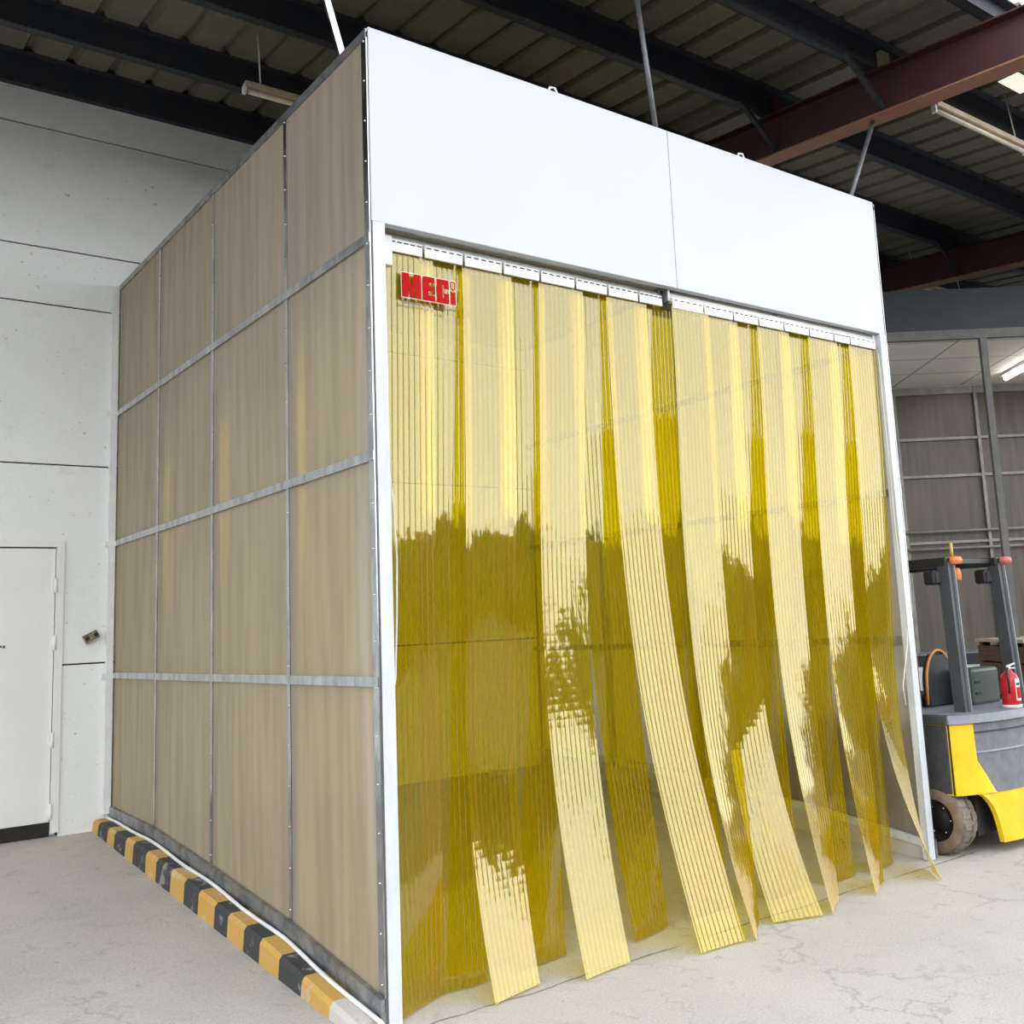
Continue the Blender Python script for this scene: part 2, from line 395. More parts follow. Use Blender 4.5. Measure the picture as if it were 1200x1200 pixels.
# white concrete wall behind, in courses with grooves
b = MB()
zs = [-.1, 1.515, 3.008, 4.25, 4.70, 5.675, 6.35]
dx0, dx1, dz1 = -1.36, -.375, 2.43                    # door hole
for a, c in zip(zs, zs[1:]):
    z0, z1 = a + .006, c - .006
    def blk(x0, x1, z0, z1): b.box((x0, D + .004, z0), (x1, D + .18, z1))
    if z0 < dz1:
        zt_ = min(z1, dz1)
        blk(-10, dx0, z0, zt_); blk(dx1, 14, z0, zt_)
        if z1 > dz1: blk(-10, 14, dz1, z1)
    else: blk(-10, 14, z0, z1)
b.box((-10, D + .02, -.1), (dx0, D + .17, 6.3), 1); b.box((dx1, D + .02, -.1), (14, D + .17, 6.3), 1); b.box((dx0, D + .02, dz1 + .01), (dx1, D + .17, 6.3), 1)
tag(b.done('wall_back', [M['wall'], M['dark_gap']]), 'white concrete wall with dark horizontal joints behind the enclosure', kind='structure')

# roof: corrugated sheet
b = MB()
prof = []                                           # trapezoid ribs along x, every .30 m
x = -6.4
while x < 16:
    prof += [(x, 0), (x + .215, 0), (x + .24, .045), (x + .275, .045)]; x += .30
ya, yb = -.88, D + .25
Rr = [[b.bm.verts.new((px, y, roof_z(y) + pz)) for y in (ya, yb)] for px, pz in prof]
for A, B in zip(Rr, Rr[1:]): b.bm.faces.new((A[0], B[0], B[1], A[1]))
Rt = [[b.bm.verts.new((px, y, roof_z(y) + pz + .02)) for y in (ya, yb)] for px, pz in prof]
for A, B in zip(Rt, Rt[1:]): b.bm.faces.new((A[0], A[1], B[1], B[0]))
for A, B, C, E in zip(Rr, Rr[1:], Rt, Rt[1:]): b.bm.faces.new((A[0], C[0], E[0], B[0]))
tag(b.done('ceiling', M['roof'], normals=False), 'brown-grey corrugated roof sheeting over the whole bay', kind='structure')
# far end wall of the hall, hidden sides
b = MB(); b.box((14, -1, -.1), (14.2, D + .18, 6.4)); tag(b.done('wall_right', M['wall']), 'concrete end wall of the hall', kind='structure')

# door
b = MB(); b.box((dx0 + .06, D + .012, .405), (dx1 - .055, D + .055, 2.375), bev=.004)
door = b.done('door_1', M['door']); tag(door, 'off-white steel door in the concrete wall, hinged beside the enclosure', kind='structure')
b = MB()
b.box((dx0, D - .012, .33), (dx0 + .05, D + .10, 2.43)); b.box((dx1 - .05, D - .012, .33), (dx1, D + .10, 2.43)); b.box((dx0 + .05, D - .012, 2.385), (dx1 - .05, D + .10, 2.43))
b.done('door_frame', M['door'], door)
b = MB(); b.box((dx0 + .05, D + .02, .31), (dx1 - .05, D + .09, .40)); b.done('threshold', M['dark_gap'], door)
b = MB(); b.box((dx0 + .05, D + .060, .31), (dx1 - .05, D + .10, 2.39)); b.done('door_rebate', M['dark_gap'], door)
for z in (2.10, 1.68, .98, .48):
    b = MB(); b.tube([(dx1 - .052, D - .008, z - .055), (dx1 - .052, D - .008, z + .055)], .012, 10)
    b.box((dx1 - .075, D - .002, z - .045), (dx1 - .03, D + .014, z + .045)); b.done('hinge', M['white'], door)
b = MB()
for i in range(9):
    b.box((-.93 + i * .021, D + .008, 1.655 + .012 * random.random()), (-.93 + i * .021 + .014, D + .013, 1.675))
b.done('door_lettering', M['ink'], door)

b = MB(); c = V((-.182, D - .018, 1.712))
rot = Matrix.Rotation(math.radians(-27), 3, 'Y')
for (hx, hz, hy, mt) in ((.052, .030, .020, 0), (.014, .014, .024, 1)):
    for ox in ((0,) if mt == 0 else (-.033, .036)):
        p = [(-hx + ox, hy, -hz), (-hx + ox, -hy, -hz), (hx + ox, -hy, -hz), (hx + ox, hy, -hz), (-hx + ox, hy, hz), (-hx + ox, -hy, hz), (hx + ox, -hy, hz), (hx + ox, hy, hz)]
        b.hexa([c + rot @ V(q) for q in p], mt)
tag(b.done('wall_bracket', [M['bracket'], M['dark_gap']]), 'small tilted olive metal bracket screwed to the concrete wall between door and enclosure', 'bracket')

# ------------------------------------------------------------------ roof steel
names = [('dark roof purlin running along the top of the concrete wall', D - .06, .24), ('second dark roof purlin out from the concrete wall', 3.33, .21), ('third dark roof purlin out from the concrete wall', 2.22, .21),
         ('dark roof purlin passing behind the middle hanger rod, fourth out from the concrete wall', 1.08, .21), ('dark roof purlin over the long tan batten light, fifth out from the concrete wall', .05, .21), ('thin dark edge purlin at the open front of the roof', -.82, .12)]
for lab, y, h in names:
    b = MB(); z1 = roof_z(y) - .001; n = V((0, -RS, 1)).normalized()
    fl = .075
    b.box((-10, y - .006, z1 - h), (13.9, y + .006, z1)); b.box((-10, y - fl, z1 - .008), (13.9, y + .0, z1)); b.box((-10, y - .0, z1 - h), (13.9, y + fl, z1 - h + .008)); b.box((-10, y + fl - .006, z1 - h), (13.9, y + fl, z1 - h + .03))
    tag(b.done('roof_purlin', M['purlin']), lab, 'purlin', 'roof purlins')
for bi, (bx, lab) in enumerate(((4.30, 'maroon steel roof beam crossing above the corner of the white header'), (8.85, 'maroon steel roof beam above the low tiled canopy'))):
    root = empty('roof_beam', lab, 'beam', (bx, 0, 5.3), 'maroon roof beams')
    def bz(y, o): return (y, roof_z(y) + o - 5.3)
    y0, y1 = -1.3, D + .003
    zo = -.215 if bi == 0 else -.215
    hgt = .36
    def strip(x0, x1, o0, o1, mat, nm):
        b = MB(); a = [bz(y0, o0), bz(y1, o0), bz(y1, o1), bz(y0, o1)]
        b.prism(a, 0, x0, x1); return b.done(nm, mat, root)
    strip(-.006, .006, zo - hgt + .014, zo - .012, M['beam'], 'web')
    strip(-.085, .085, zo - hgt, zo - hgt + .014, M['flange'], 'lower_flange')
    strip(-.085, .085, zo - .012, zo, M['beam'], 'upper_flange')
    for lab2, y, h in names[1:5]:
        zz = roof_z(y) - .214 - 5.3
        b = MB(); b.box((-.05, y - .05, zz - .012), (.05, y + .012, zz + .14)); b.done('purlin_cleat', M['brass'] if abs(y - .05) < .1 else M['beam'], root)
        b = MB(); b.bar((-.45, y, zz + .03), (-.02, y - .0, zz - .30), .035, .035); b.done('knee_brace', M['purlin'], root)

# hanger rods
def rod(name, lab, pts, r, group='steel rods between roof and enclosure'):
    b = MB(); b.tube(pts, r, 12); tag(b.done(name, M['rod']), lab, 'rod', group)
rod('hanger_rod', 'thin grey hanger rod dropping from the roof to the middle of the white header', [(2.03, .16, 4.463), (1.885, .16, 5.81)], .017)
rod('hanger_rod', 'grey diagonal hanger rod from the maroon beam to the header end by the forklift', [(3.86, .16, 4.463), (4.31, .16, 5.30)], .017)
b = MB(); b.bar((.03, .32, 4.464), (-.28, .45, 5.83), .055, .03); tag(b.done('hanger_rod', M['galv']), 'pale flat hanger strap rising from the top edge of the side panels', 'rod', 'steel rods between roof and enclosure')

# batten lights
def batten(lab, x0, x1, y, z, hangz):
    root = empty('batten_light', lab, 'light', ((x0 + x1) / 2, y, z), 'unlit batten lights under the roof')
    h = (x1 - x0) / 2
    b = MB(); b.box((-h, -.035, .02), (h, .035, .065), bev=.006); b.done('housing', M['batten'], root)
    b = MB(); b.tube([(-h + .03, 0, -.005), (h - .03, 0, -.005)], .018, 12); b.done('tube', M['tube'], root)
    for s in (-1, 1):
        b = MB(); b.box((s * h - .012, -.02, -.03), (s * h + .012, .02, .03), bev=.003); b.done('lamp_holder', M['white'], root)
        xx = s * (h - .12)
        b = MB(); b.tube([(xx, 0, .06), (xx, .05, hangz - z)], .006, 8); b.done('suspension_wire', M['white'], root)
batten('long tan batten light hung beneath the purlin beside the maroon beam', 4.64, 5.95, -.15, 5.34, roof_z(-.1) - .004)
batten('tan batten light hung beyond the header above the low canopy', 8.95, 10.2, 2.95, 5.62, roof_z(2.8) - .004)
batten('tan batten light just showing over the top edge of the side panels', .41, 1.7, 2.72, 5.56, roof_z(2.77) - .004)
root = empty('flood_light', 'black flood light with a pale lens at the edge of the roof', 'light', (5.2, -.55, 5.55))
b = MB(); b.box((-.18, -.09, .0), (.2, .12, .05), bev=.01); b.done('housing', M['black'], root)
b = MB(); b.box((-.14, -.06, -.006), (.18, .10, .0)); b.done('lens', M['flood'], root)
b = MB(); b.tube([(0, .0, .04), (0, .02, roof_z(-.53) - 5.554)], .012, 8); b.done('bracket', M['black'], root)

# ------------------------------------------------------------------ enclosure
enc = empty('enclosure', 'tall booth of dusty translucent panels with a white header above its yellow curtain', 'booth', (0, 0, 0))
for x0, x1 in ((-.004, 1.949), (1.953, W)):
    b = MB(); b.box((x0, -.002, HB), (x1, .045, HT), bev=.002, seg=1); b.done('header_panel', M['header'], enc)
for x0, x1 in ((.0, .062), (W - .062, W)):
    b = MB(); b.box((x0, -.003, .005), (x1, .003, HB - .001)); xx = x0 if x0 == 0 else x1
    b.box((xx - .003 if x0 else xx, .0, .005), (xx if x0 else xx + .003, .06, HB - .001))
    b.box((x0 + .004, .003, .005), (x1 - .004, .05, HB - .001))
    b.done('corner_post', M['post'], enc)
def side(x_in, sgn):
    """wall of sheets at x = x_in, outer face towards sgn"""
    xo = x_in + sgn * .010
    stations = RZ + [PT]
    for k in range(4):
        y0, y1 = JY[k] + .006, JY[k + 1] - .006
        for r in range(4):
            if r == 0: q = [(y0, base_z(y0)), (y1, base_z(y1)), (y1, RZ[0]), (y0, RZ[0])]
            else: q = [(y0, stations[r - 1]), (y1, stations[r - 1]), (y1, stations[r]), (y0, stations[r])]
            b = MB(); b.prism(q, 0, x_in, xo); b.done('side_panel', M['panel'], enc)
    for k, y in enumerate(JY):
        w = .034 if 0 < k < 4 else .05
        ya, yb = (y - w / 2, y + w / 2) if 0 < k < 4 else ((0, w) if k == 0 else (y - w * .6, y - .001))
        b = MB(); b.box((xo, ya, base_z(y) - .05), (xo + sgn * .006, yb, PT + .03)); js = b.done('joint_strip', M['galv'], enc)
        if sgn < 0:
            nz = 22
            for i in range(nz):
                z = base_z(y) + .05 + (PT - base_z(y) - .06) * i / (nz - 1)
                if i == 0:
                    b = MB(); b.lathe([(.0, -.004), (.004, -.0035), (.0055, 0)], (0, 0, 0), 'X', 8); sc0 = b.done('screw', M['steel'], js)
                    scr = sc0
                else: scr = copy(sc0, js)
                scr.location = (xo + sgn * .006, (ya + yb) / 2, z)
        if 0 < k < 4:
            b = MB(); b.box((x_in - sgn * .005, y - .085, base_z(y) - .06), (x_in - sgn * .055, y - .035, PT)); b.done('stud', M['galv'], enc)
    for z in RZ:
        b = MB(); b.box((xo + sgn * .004, .0, z - .001), (xo + sgn * .010, D - .002, z + .043)); b.done('horizontal_rail', M['galv'], enc)
        b = MB(); b.box((x_in - sgn * .004, .06, z), (x_in - sgn * .04, D - .002, z + .04)); b.done('inner_rail', M['galv'], enc)
    b = MB(); b.box((xo, .0, PT), (xo + sgn * .008, D - .002, PT + .045)); b.done('top_rail', M['galv_dark'], enc)
    b = MB(); poly = [(y, base_z(y)) for y in JY[:-1] + [D - .002]] + [(y, base_z(y) - (.075 if y > .1 else .11)) for y in reversed(JY[:-1] + [D - .002])]
    b.prism(poly, 0, xo + sgn * .002, xo + sgn * .024); b.done('base_rail', M['galv_dark'], enc)
    b = MB(); yy = [.06] + JY[1:-1] + [D - .002]
    poly = [(y, base_z(y) + .0) for y in yy] + [(y, base_z(y) - .05) for y in reversed(yy)]
    b.prism(poly, 0, x_in - sgn * .002, x_in - sgn * .03); b.done('inner_base_rail', M['post'], enc)
    b = MB(); poly = [(y, base_z(y) - .05) for y in yy] + [(y, floor_z(2, y) - .003) for y in reversed(yy)]
    b.prism(poly, 0, x_in, x_in - sgn * .022); b.done('plinth', M['kerb_c'], enc)
side(.0, -1); side(W, 1)
b = MB(); b.box((.0, .05, HT - .05), (W, D - .003, HT - .035)); b.done('roof_sheet', M['panel'], enc)
b = MB(); b.box((-.005, .045, HB), (W, .06, HT - .06)); b.done('header_backing', M['galv'], enc)
b = MB(); b.box((-.075, D - .030, .41), (-.024, D - .002, 4.43)); b.done('wall_angle', M['white'], enc)
for z in RZ:
    b = MB(); b.box((-.10, D - .034, z), (-.012, D - .004, z + .035)); b.done('wall_clip', M['white'], enc)
for x in (1.136, 2.64):
    b = MB(); b.tube([(x - .04, .05, HT - .004), (x - .012, .05, HT + .05), (x + .02, .05, HT + .055), (x + .05, .05, HT - .004)], .008, 8); b.done('lifting_lug', M['white'], enc)

# kerb under the side panels
b = MB()
edges = [4.300, 4.147, 3.889, 3.710, 3.433, 3.251, 2.964, 2.748, 2.460, 2.207, 1.96, 1.70, 1.50, 1.27, 1.06, .82, .56, .27, .03]
for i, (ya, yb) in enumerate(zip(edges, edges[1:])):
    def kz(y): return base_z(y) - .082
    mt = 0 if i % 2 == 0 else 1
    if i == len(edges) - 2: mt = 2
    fr = 1 if i < len(edges) - 3 else .8
    sec = []
    for y in (ya, yb):
        z0, z1 = floor_z(-.1, y) - .01, max(kz(y), floor_z(-.1, y) + .012)
        sec.append([(-.145, y, z0), (-.138, y, z1 - .02), (-.122, y, z1), (-.001, y, z1), (-.001, y, z0)])
    A = [b.bm.verts.new(p) for p in sec[0]]; B = [b.bm.verts.new(p) for p in sec[1]]
    for k in range(4):
        b.bm.faces.new((A[k], A[k + 1], B[k + 1], B[k])).material_index = mt
    if i == 0: b.bm.faces.new(A).material_index = 0
    if i == len(edges) - 2: b.bm.faces.new(B[::-1]).material_index = 2
bmesh.ops.remove_doubles(b.bm, verts=b.bm.verts, dist=.0005)
kerb = b.done('kerb', [M['kerb_y'], M['kerb_k'], M['kerb_c']]); tag(kerb, 'concrete kerb painted in worn yellow and black blocks beneath the side panels', 'kerb')
b = MB(); pts = []
for i in range(60):
    y = 4.26 - i * 4.30 / 59
    pts.append((-.056 + .006 * math.sin(i * .45), y, max(base_z(y) - .082, floor_z(-.05, y) + .012) + .010))
b.tube(pts, .010, 8); tag(b.done('cable', M['cable']), 'thin white cable lying along the top of the striped kerb', 'cable')

# ------------------------------------------------------------------ curtain tracks
def track(lab, x0, x1, y, z):
    root = empty('curtain_track', lab, 'curtain track', ((x0 + x1) / 2, y, z), 'curtain tracks under the header')
    h = (x1 - x0) / 2
    b = MB(); b.tube([(-h, .015, .0), (h, .015, .0)], .030, 20); b.done('track_tube', M['white'], root)
    b = MB(); b.box((-h, .046, -.06), (h, .056, .05)); b.done('mounting_rail', M['galv_dark'], root)
    for s in (-1, 1):
        b = MB(); b.box((s * h - .010, -.02, -.035), (s * h + .010, .056, .04), bev=.004); b.done('end_cap', M['white'] if s * (x1 - 2.5) > 0 and s > 0 else M['galv_dark'], root)
    return root
tl = track('white curtain track set further back, from the panelled side to the middle of the header', .07, 1.89, .105, 3.497)
track('white curtain track set further forward, from the middle of the header to the forklift side', 1.915, 3.874, .055, 3.483)
b = MB(); b.box((-.905, -.045, -.15), (-.845, .0, .0), bev=.006); b.done('end_bracket', M['white'], tl)

# ------------------------------------------------------------------ strips
LX = [.068, .305, .535, .771, 1.009, 1.246, 1.476, 1.705, 1.92, 2.181, 2.434, 2.661, 2.90, 3.149, 3.401, 3.575]
# index: bottom x, bottom y, yaw at the bottom (deg), exponent, curl
# bottom x, bottom y, yaw at the bottom (deg), yaw exponent, tilt profile, curl
ST = {
 0: (.225, .10, 26, 5, 'i', 1), 1: (.44, .17, -4, 2.5, 'i', -1), 2: (.60, -.075, 14, 3.0, 'l', 1), 3: (.93, .18, 6, 3, 'i', -1),
 4: (1.075, -.135, 7, 3.0, 'g', 1), 5: (1.60, .14, 14, 7, 'i', -1), 6: (1.70, -.275, -3, 2.6, 'f', 1), 7: (2.09, .17, 4, 4, 'i', -1),
 8: (1.985, -.24, 40, 5, 'f', 1), 9: (2.31, -.235, -20, 3.2, 'l', 1), 10: (2.64, .12, 8, 3, 'i', -1), 11: (2.63, -.235, 32, 4, 'f', 1),
 12: (3.12, .11, 4, 3, 'i', -1), 13: (3.12, -.17, 28, 4, 'f', 1), 14: (3.52, .10, 10, 3, 'i', -1), 15: (3.60, -.23, 46, 4, 'l', 1)}
TZ = [3.4, 2.6, 2.2, 1.3, .75, .0]
TILT = {'f': [.0, -.015, .02, .135, .245, .36], 'l': [0, -.02, -.03, -.03, .13, .36], 'i': [-.035, -.06, -.055, -.03, .01, .03], 'g': [-.03, -.05, -.02, .08, .20, .36]}
def interp(z, tab):
    for k in range(len(TZ) - 1):
        if z >= TZ[k + 1]:
            t = (TZ[k] - z) / (TZ[k] - TZ[k + 1]); return tab[k] + (tab[k + 1] - tab[k]) * t
    return tab[-1]
ORD = ['first', 'second', 'third', 'fourth', 'fifth', 'sixth', 'seventh', 'eighth']
def strip_section(w=.30):
    """closed outline, ribs on the front (-y) face"""
    nr = 10; pts = [(-w / 2, -.0015)]
    for i in range(nr):
        c = -w / 2 + w * (i + .5) / nr
        pts += [(c - .0062, -.0015), (c - .0030, -.0052), (c + .0030, -.0052), (c + .0062, -.0015)]
    pts += [(w / 2, -.0015), (w / 2, .0015)]
    nb = 10
    for i in range(1, nb): pts.append((w / 2 - w * i / nb, .0015))
    pts.append((-w / 2, .0015))
    return pts
SEC = strip_section()
def make_strip(i):
    bx, by, yw, ex, prof_, curl = ST[i]
    tx = LX[i] + .15
    ty = (.098 if i < 8 else .052) + (-.026 if i == 8 else -.014 if i in (0, 2, 4, 6, 9, 11, 13, 15) else .016)
    zt = 3.435 if i < 8 else 3.42; zb = floor_z(bx, by) + .012
    lab = (f'{ORD[i]} yellow ribbed strip from the panelled-side post' if i < 8 else f'{ORD[15 - i]} yellow ribbed strip from the forklift-side post')
    note = {0: 'under the red lettering', 1: 'under the end of the lettering', 2: 'its pale end blown outward', 3: 'hanging inside the row', 4: 'blown outward with a pale end', 5: 'dark between two pale blown strips', 6: 'with the widest pale end', 7: 'hanging behind the end of the track',
            8: 'twisted edge-on at its end', 9: 'its pale end blown outward', 10: 'hanging inside the row', 11: 'curling out to a narrow end', 12: 'hanging inside the row', 13: 'curling out towards the yard', 14: 'hanging inside the row', 15: 'its end twisted out round the post'}[i]
    b = MB(); nrow = 90; rows = []
    rnd = random.Random(i * 13 + 3)
    path = [0.0]
    for r in range(nrow): path.append(path[-1] - interp(zt + (zb - zt) * (r + .5) / nrow, TILT[prof_]) * (zt - zb) / nrow)
    ph = rnd.random() * 6; tw0 = rnd.uniform(-1.5, 1.5)
    for r in range(nrow + 1):
        s = r / nrow; z = zt + (zb - zt) * s
        x = tx + (bx - tx) * (s ** 1.8); y = ty + path[r] + (by - ty - path[-1]) * s ** (1.5 if prof_ in 'ig' else 3.0)
        a = math.radians(yw * s ** ex + tw0 * math.sin(s * 5 + ph) * (s * (1 - s) * 3))
        cu = curl * .007 * (s ** .8) * (1 + .3 * math.sin(s * 7 + ph))
        ca, sa = math.cos(a), math.sin(a)
        row = []
        for (u, v) in SEC:
            v2 = v + cu * (1 - (u / .15) ** 2)
            row.append(b.bm.verts.new((x + u * ca - v2 * sa, y + u * sa + v2 * ca, z)))
        rows.append(row)
    n = len(SEC)
    for A, B in zip(rows, rows[1:]):
        for k in range(n):
            f = b.bm.faces.new((A[k], B[k], B[(k + 1) % n], A[(k + 1) % n]))
            if 0 < k < 41 and (k - 1) % 4 < 3: f.material_index = 1
    b.bm.faces.new(rows[0]); b.bm.faces.new(rows[-1][::-1])
    o = b.done('curtain_strip', [M['pvc'], M['pvc_rib']], loc=(tx, ty, zt))
    tag(o, lab + ', ' + note, 'curtain strip', 'yellow strips of the curtain')
    # hanging plate with a row of slots
    b = MB(); x0 = LX[i] + .01 - tx; x1 = (LX[i + 1] if i < 15 else LX[i] + .29) - tx - .004
    if i == 0: x0 += .045
    if i == 7: x1 = LX[7] + .185 - tx
    yf = (.098 if i < 8 else .052) - .032 - ty
    b.box((x0, yf, -.012), (x1, yf + .010, .052), bev=.003, seg=1)
    b.box((x0, yf + .010, .03), (x1, yf + .024, .052))
    b.done('hanging_plate', M['white'], o)
    b = MB(); ns = 5
    for k in range(ns):
        c = x0 + (x1 - x0) * (k + .5) / ns; b.box((c - .013, yf - .001, .034), (c + .013, yf + .001, .040))
    b.done('plate_slot', M['dark_gap'], o)
    return o
for i in range(16): make_strip(i)

# red letters on the curtain
sg = empty('sign', 'red MECI lettering fixed across the first two yellow strips by the post', 'sign', (.182, .064, 3.205))
def letters(grow):
    g = grow; Mx = .102; H = .12
    out = []
    out.append(('M', [[(0, 0), (.0, H), (.036, H), (.051, .055), (.066, H), (.102, H), (.102, 0), (.072, 0), (.072, .06), (.056, 0), (.046, 0), (.030, .06), (.030, 0)]]))
    x = .113
    out.append(('E', [[(x, 0), (x, H), (x + .066, H), (x + .066, H - .028), (x + .030, H - .028), (x + .030, .074), (x + .060, .074), (x + .060, .048), (x + .030, .048), (x + .030, .028), (x + .066, .028), (x + .066, 0)]]))
    x = .192
    out.append(('C', [[(x, 0), (x, H), (x + .066, H), (x + .066, .074), (x + .038, .074), (x + .038, H - .026), (x + .030, H - .026), (x + .030, .026), (x + .038, .026), (x + .038, .050), (x + .066, .050), (x + .066, 0)]]))
    x = .268
    out.append(('I', [[(x, 0), (x, .070), (x + .014, .060), (x + .028, .070), (x + .028, 0)]]))
    return out
for nm, polys in letters(0):
    for poly in polys:
        b = MB(); b.prism(poly, 1, -.004, -.001); b.done('letter', M['red'], sg)
        xs_ = [p[0] for p in poly]; zs_ = [p[1] for p in poly]
cx = .268
b = MB()
pent = [(cx, .082), (cx, .118), (cx + .028, .118), (cx + .028, .082), (cx + .014, .072)]
inn = [(cx + .004, .084), (cx + .004, .114), (cx + .024, .114), (cx + .024, .084), (cx + .014, .077)]
for k in range(5):
    b.prism([pent[k], pent[(k + 1) % 5], inn[(k + 1) % 5], inn[k]], 1, -.004, -.001)
b.done('letter_dot_outline', M['red'], sg)
b = MB()
halo = [(-.008, -.008), (-.008, .128), (.108, .128), (.108, -.008)]
for (x0, x1, z1) in ((-.006, .108, .126), (.108, .185, .126), (.185, .262, .126), (.262, .302, .124)):
    for zz in ((-.0045, -.0005), (.1205, .1245)): b.box((x0, .0, zz[0]), (x1, .0012, zz[1]))
for xx in (-.006, .1045, .182, .260, .2975): b.box((xx + .0015, 0, -.0045), (xx + .0045, .0012, .1245))
b.done('letter_border', M['white_film'], sg)
cu = bpy.data.curves.new('tagline', 'FONT'); cu.body = 'Satisfaction without compromise'; cu.size = .0255; cu.shear = .25; cu.extrude = .0006
to = bpy.data.objects.new('tagline', cu); COL.objects.link(to)
dg = bpy.context.evaluated_depsgraph_get(); me = bpy.data.meshes.new_from_object(to.evaluated_get(dg)); bpy.data.objects.remove(to)
me.materials.clear(); me.materials.append(M['ink'])
wd = max(v.co.x for v in me.vertices)
to = link(bpy.data.objects.new('tagline', me), sg); to.rotation_euler = (PI / 2, 0, 0); to.scale = (.302 / wd,) * 3; to.location = (-.006, -.001, -.034)

# pull cords
b = MB(); b.tube([(.075, .045, 3.40), (.062, .04, 2.9), (.066, .035, 2.45), (.092, .03, 2.2), (.103, .03, 1.95), (.096, .03, 1.7), (.082, .03, 1.42), (.062, .03, 1.33)], .004, 6)
tag(b.done('pull_cord', M['cord']), 'thin pale cord hanging against the post of the panelled side', 'cord', 'pull cords of the curtain')
b = MB(); b.tube([(3.88, .02, 3.38), (3.885, .02, 2.6), (3.88, .015, 2.1), (3.90, .01, 1.75), (3.91, .01, 1.55), (3.86, .0, 1.36), (3.79, -.01, 1.21), (3.76, -.01, 1.12), (3.775, -.01, 1.0)], .004, 6)
tag(b.done('pull_cord', M['cord']), 'thin pale cord hanging against the post beside the forklift', 'cord', 'pull cords of the curtain')

# ------------------------------------------------------------------ low canopy bay with grey partition
T = V((.8, -.6, 0)); NN = V((.6, .8, 0)); O = V((9.42, 3.68, 0))
def tn(u, n, z): return O + T * u + NN * n + V((0, 0, z))
ang = math.atan2(-.6, .8)
def frame_root(o):
    o.location = O; o.rotation_euler = (0, 0, ang); return o
# in local axes: x along T, y along NN
par = empty('partition', 'grey sheeted partition in a metal frame behind the forklift', 'partition'); frame_root(par)
us = [-1.02, 0, 1.07, 2.14, 3.21]
zrows = [0.02, 1.05, 2.44, 3.30, 3.79, 4.40]
for a, c in zip(us, us[1:]):
    for z0, z1 in zip(zrows, zrows[1:]):
        b = MB(); b.box((a + .01, .0, z0), (c - .01, .02, z1)); b.done('sheet_panel', M['mesh'], par)
for u in us:
    b = MB(); b.box((u - .02, -.05, 0), (u + .02, -.004, 4.48)); b.done('frame_post', M['zinc_dark'], par)
for z in zrows[1:]:
    h = .035 if z < 4.3 else .10
    b = MB(); b.box((us[0], -.04, z - .015), (us[-1], -.002, z - .015 + h)); b.done('frame_rail', M['zinc_dark'], par)
for z in (2.58, 2.36):
    b = MB(); b.tube([(us[0] + .0, -.10, z), (us[-1], -.10, z)], .016, 10); b.done('conduit', M['zinc_dark'], par)
b = MB(); b.box((-1.02, -2.45, 4.50), (3.3, .0, 4.53)); o = b.done('ceiling_low', M['tiles']); frame_root(o); tag(o, 'white tiled low canopy ceiling behind the forklift', kind='structure')
b = MB(); b.box((-1.02, -2.52, 4.46), (3.3, -2.45, 4.56)); o = b.done('trim_1', M['pbar']); frame_root(o); tag(o, 'dull metal edge beam along the front of the low canopy', kind='structure')
b = MB(); b.box((-1.02, -2.50, 4.565), (3.3, -2.46, 5.02)); o = b.done('trim_dark_cover', M['purlin']); frame_root(o); tag(o, 'dark sheet added above the low canopy front to cover the bright wall', kind='structure')  # added dark sheet, hides the back wall where it would show too bright
for u, lab in ((.17, 'dark slim post holding up the front of the low tiled canopy'), ):
    b = MB(); b.box((u - .035, -2.515, 0), (u + .035, -2.455, 4.46)); o = b.done('canopy_post', M['pbar']); frame_root(o); tag(o, lab, 'post')
lt = empty('fluorescent_light', 'lit white fluorescent tube under the low tiled canopy', 'light'); frame_root(lt)
b = MB(); b.tube([(1.24, -.62, 4.43), (1.24, -1.9, 4.43)], .030, 14); b.done('tube', M['lit'], lt)
b = MB(); b.box((1.20, -1.95, 4.462), (1.28, -.57, 4.498)); b.done('housing', M['white'], lt)

cab = empty('low_cabinet', 'low white cabinet with a black top strip behind the forklift seat', 'cabinet'); frame_root(cab)
b = MB(); b.box((-.75, -.62, .02), (1.25, -.12, .93), bev=.01); b.done('body', M['cabinet'], cab)
b = MB(); b.box((-.77, -.64, .93), (1.27, -.10, 1.06), bev=.006); b.done('top', M['black'], cab)
b = MB(); b.box((-.77, -.64, 1.06), (1.27, -.10, 1.07)); b.done('top_edge', M['lgrey'], cab)

cr = empty('wooden_crate', 'dark brown slatted wooden crate beyond the forklift, its top board coloured pale as if lit', 'crate', (7.36 + .8 * .68 + .6 * .57, 1.10 - .6 * .68 + .8 * .57, 0)); cr.rotation_euler = (0, 0, ang)
for k in range(7):
    b = MB(); z = .03 + k * .17
    b.box((-.66, -.55, z), (.66, -.525, z + .155)); b.box((-.685, -.55, z), (-.66, .55, z + .155)); b.done('slat', M['wood'], cr)
for (x, y) in ((-.64, -.51), (.62, -.51), (-.64, .5), (.62, .5)):
    b = MB(); b.box((x - .02, y - .02, 0), (x + .06, y + .06, 1.24)); b.done('corner_batten', M['wood'], cr)
b = MB(); b.box((-.70, -.57, 1.245), (.70, .57, 1.275)); b.done('top_board', M['wood_top'], cr)
b = MB(); b.box((-.65, .535, .03), (.65, .55, 1.2)); b.box((.66, -.55, .03), (.685, .55, 1.2)); b.done('back_board', M['wood'], cr)

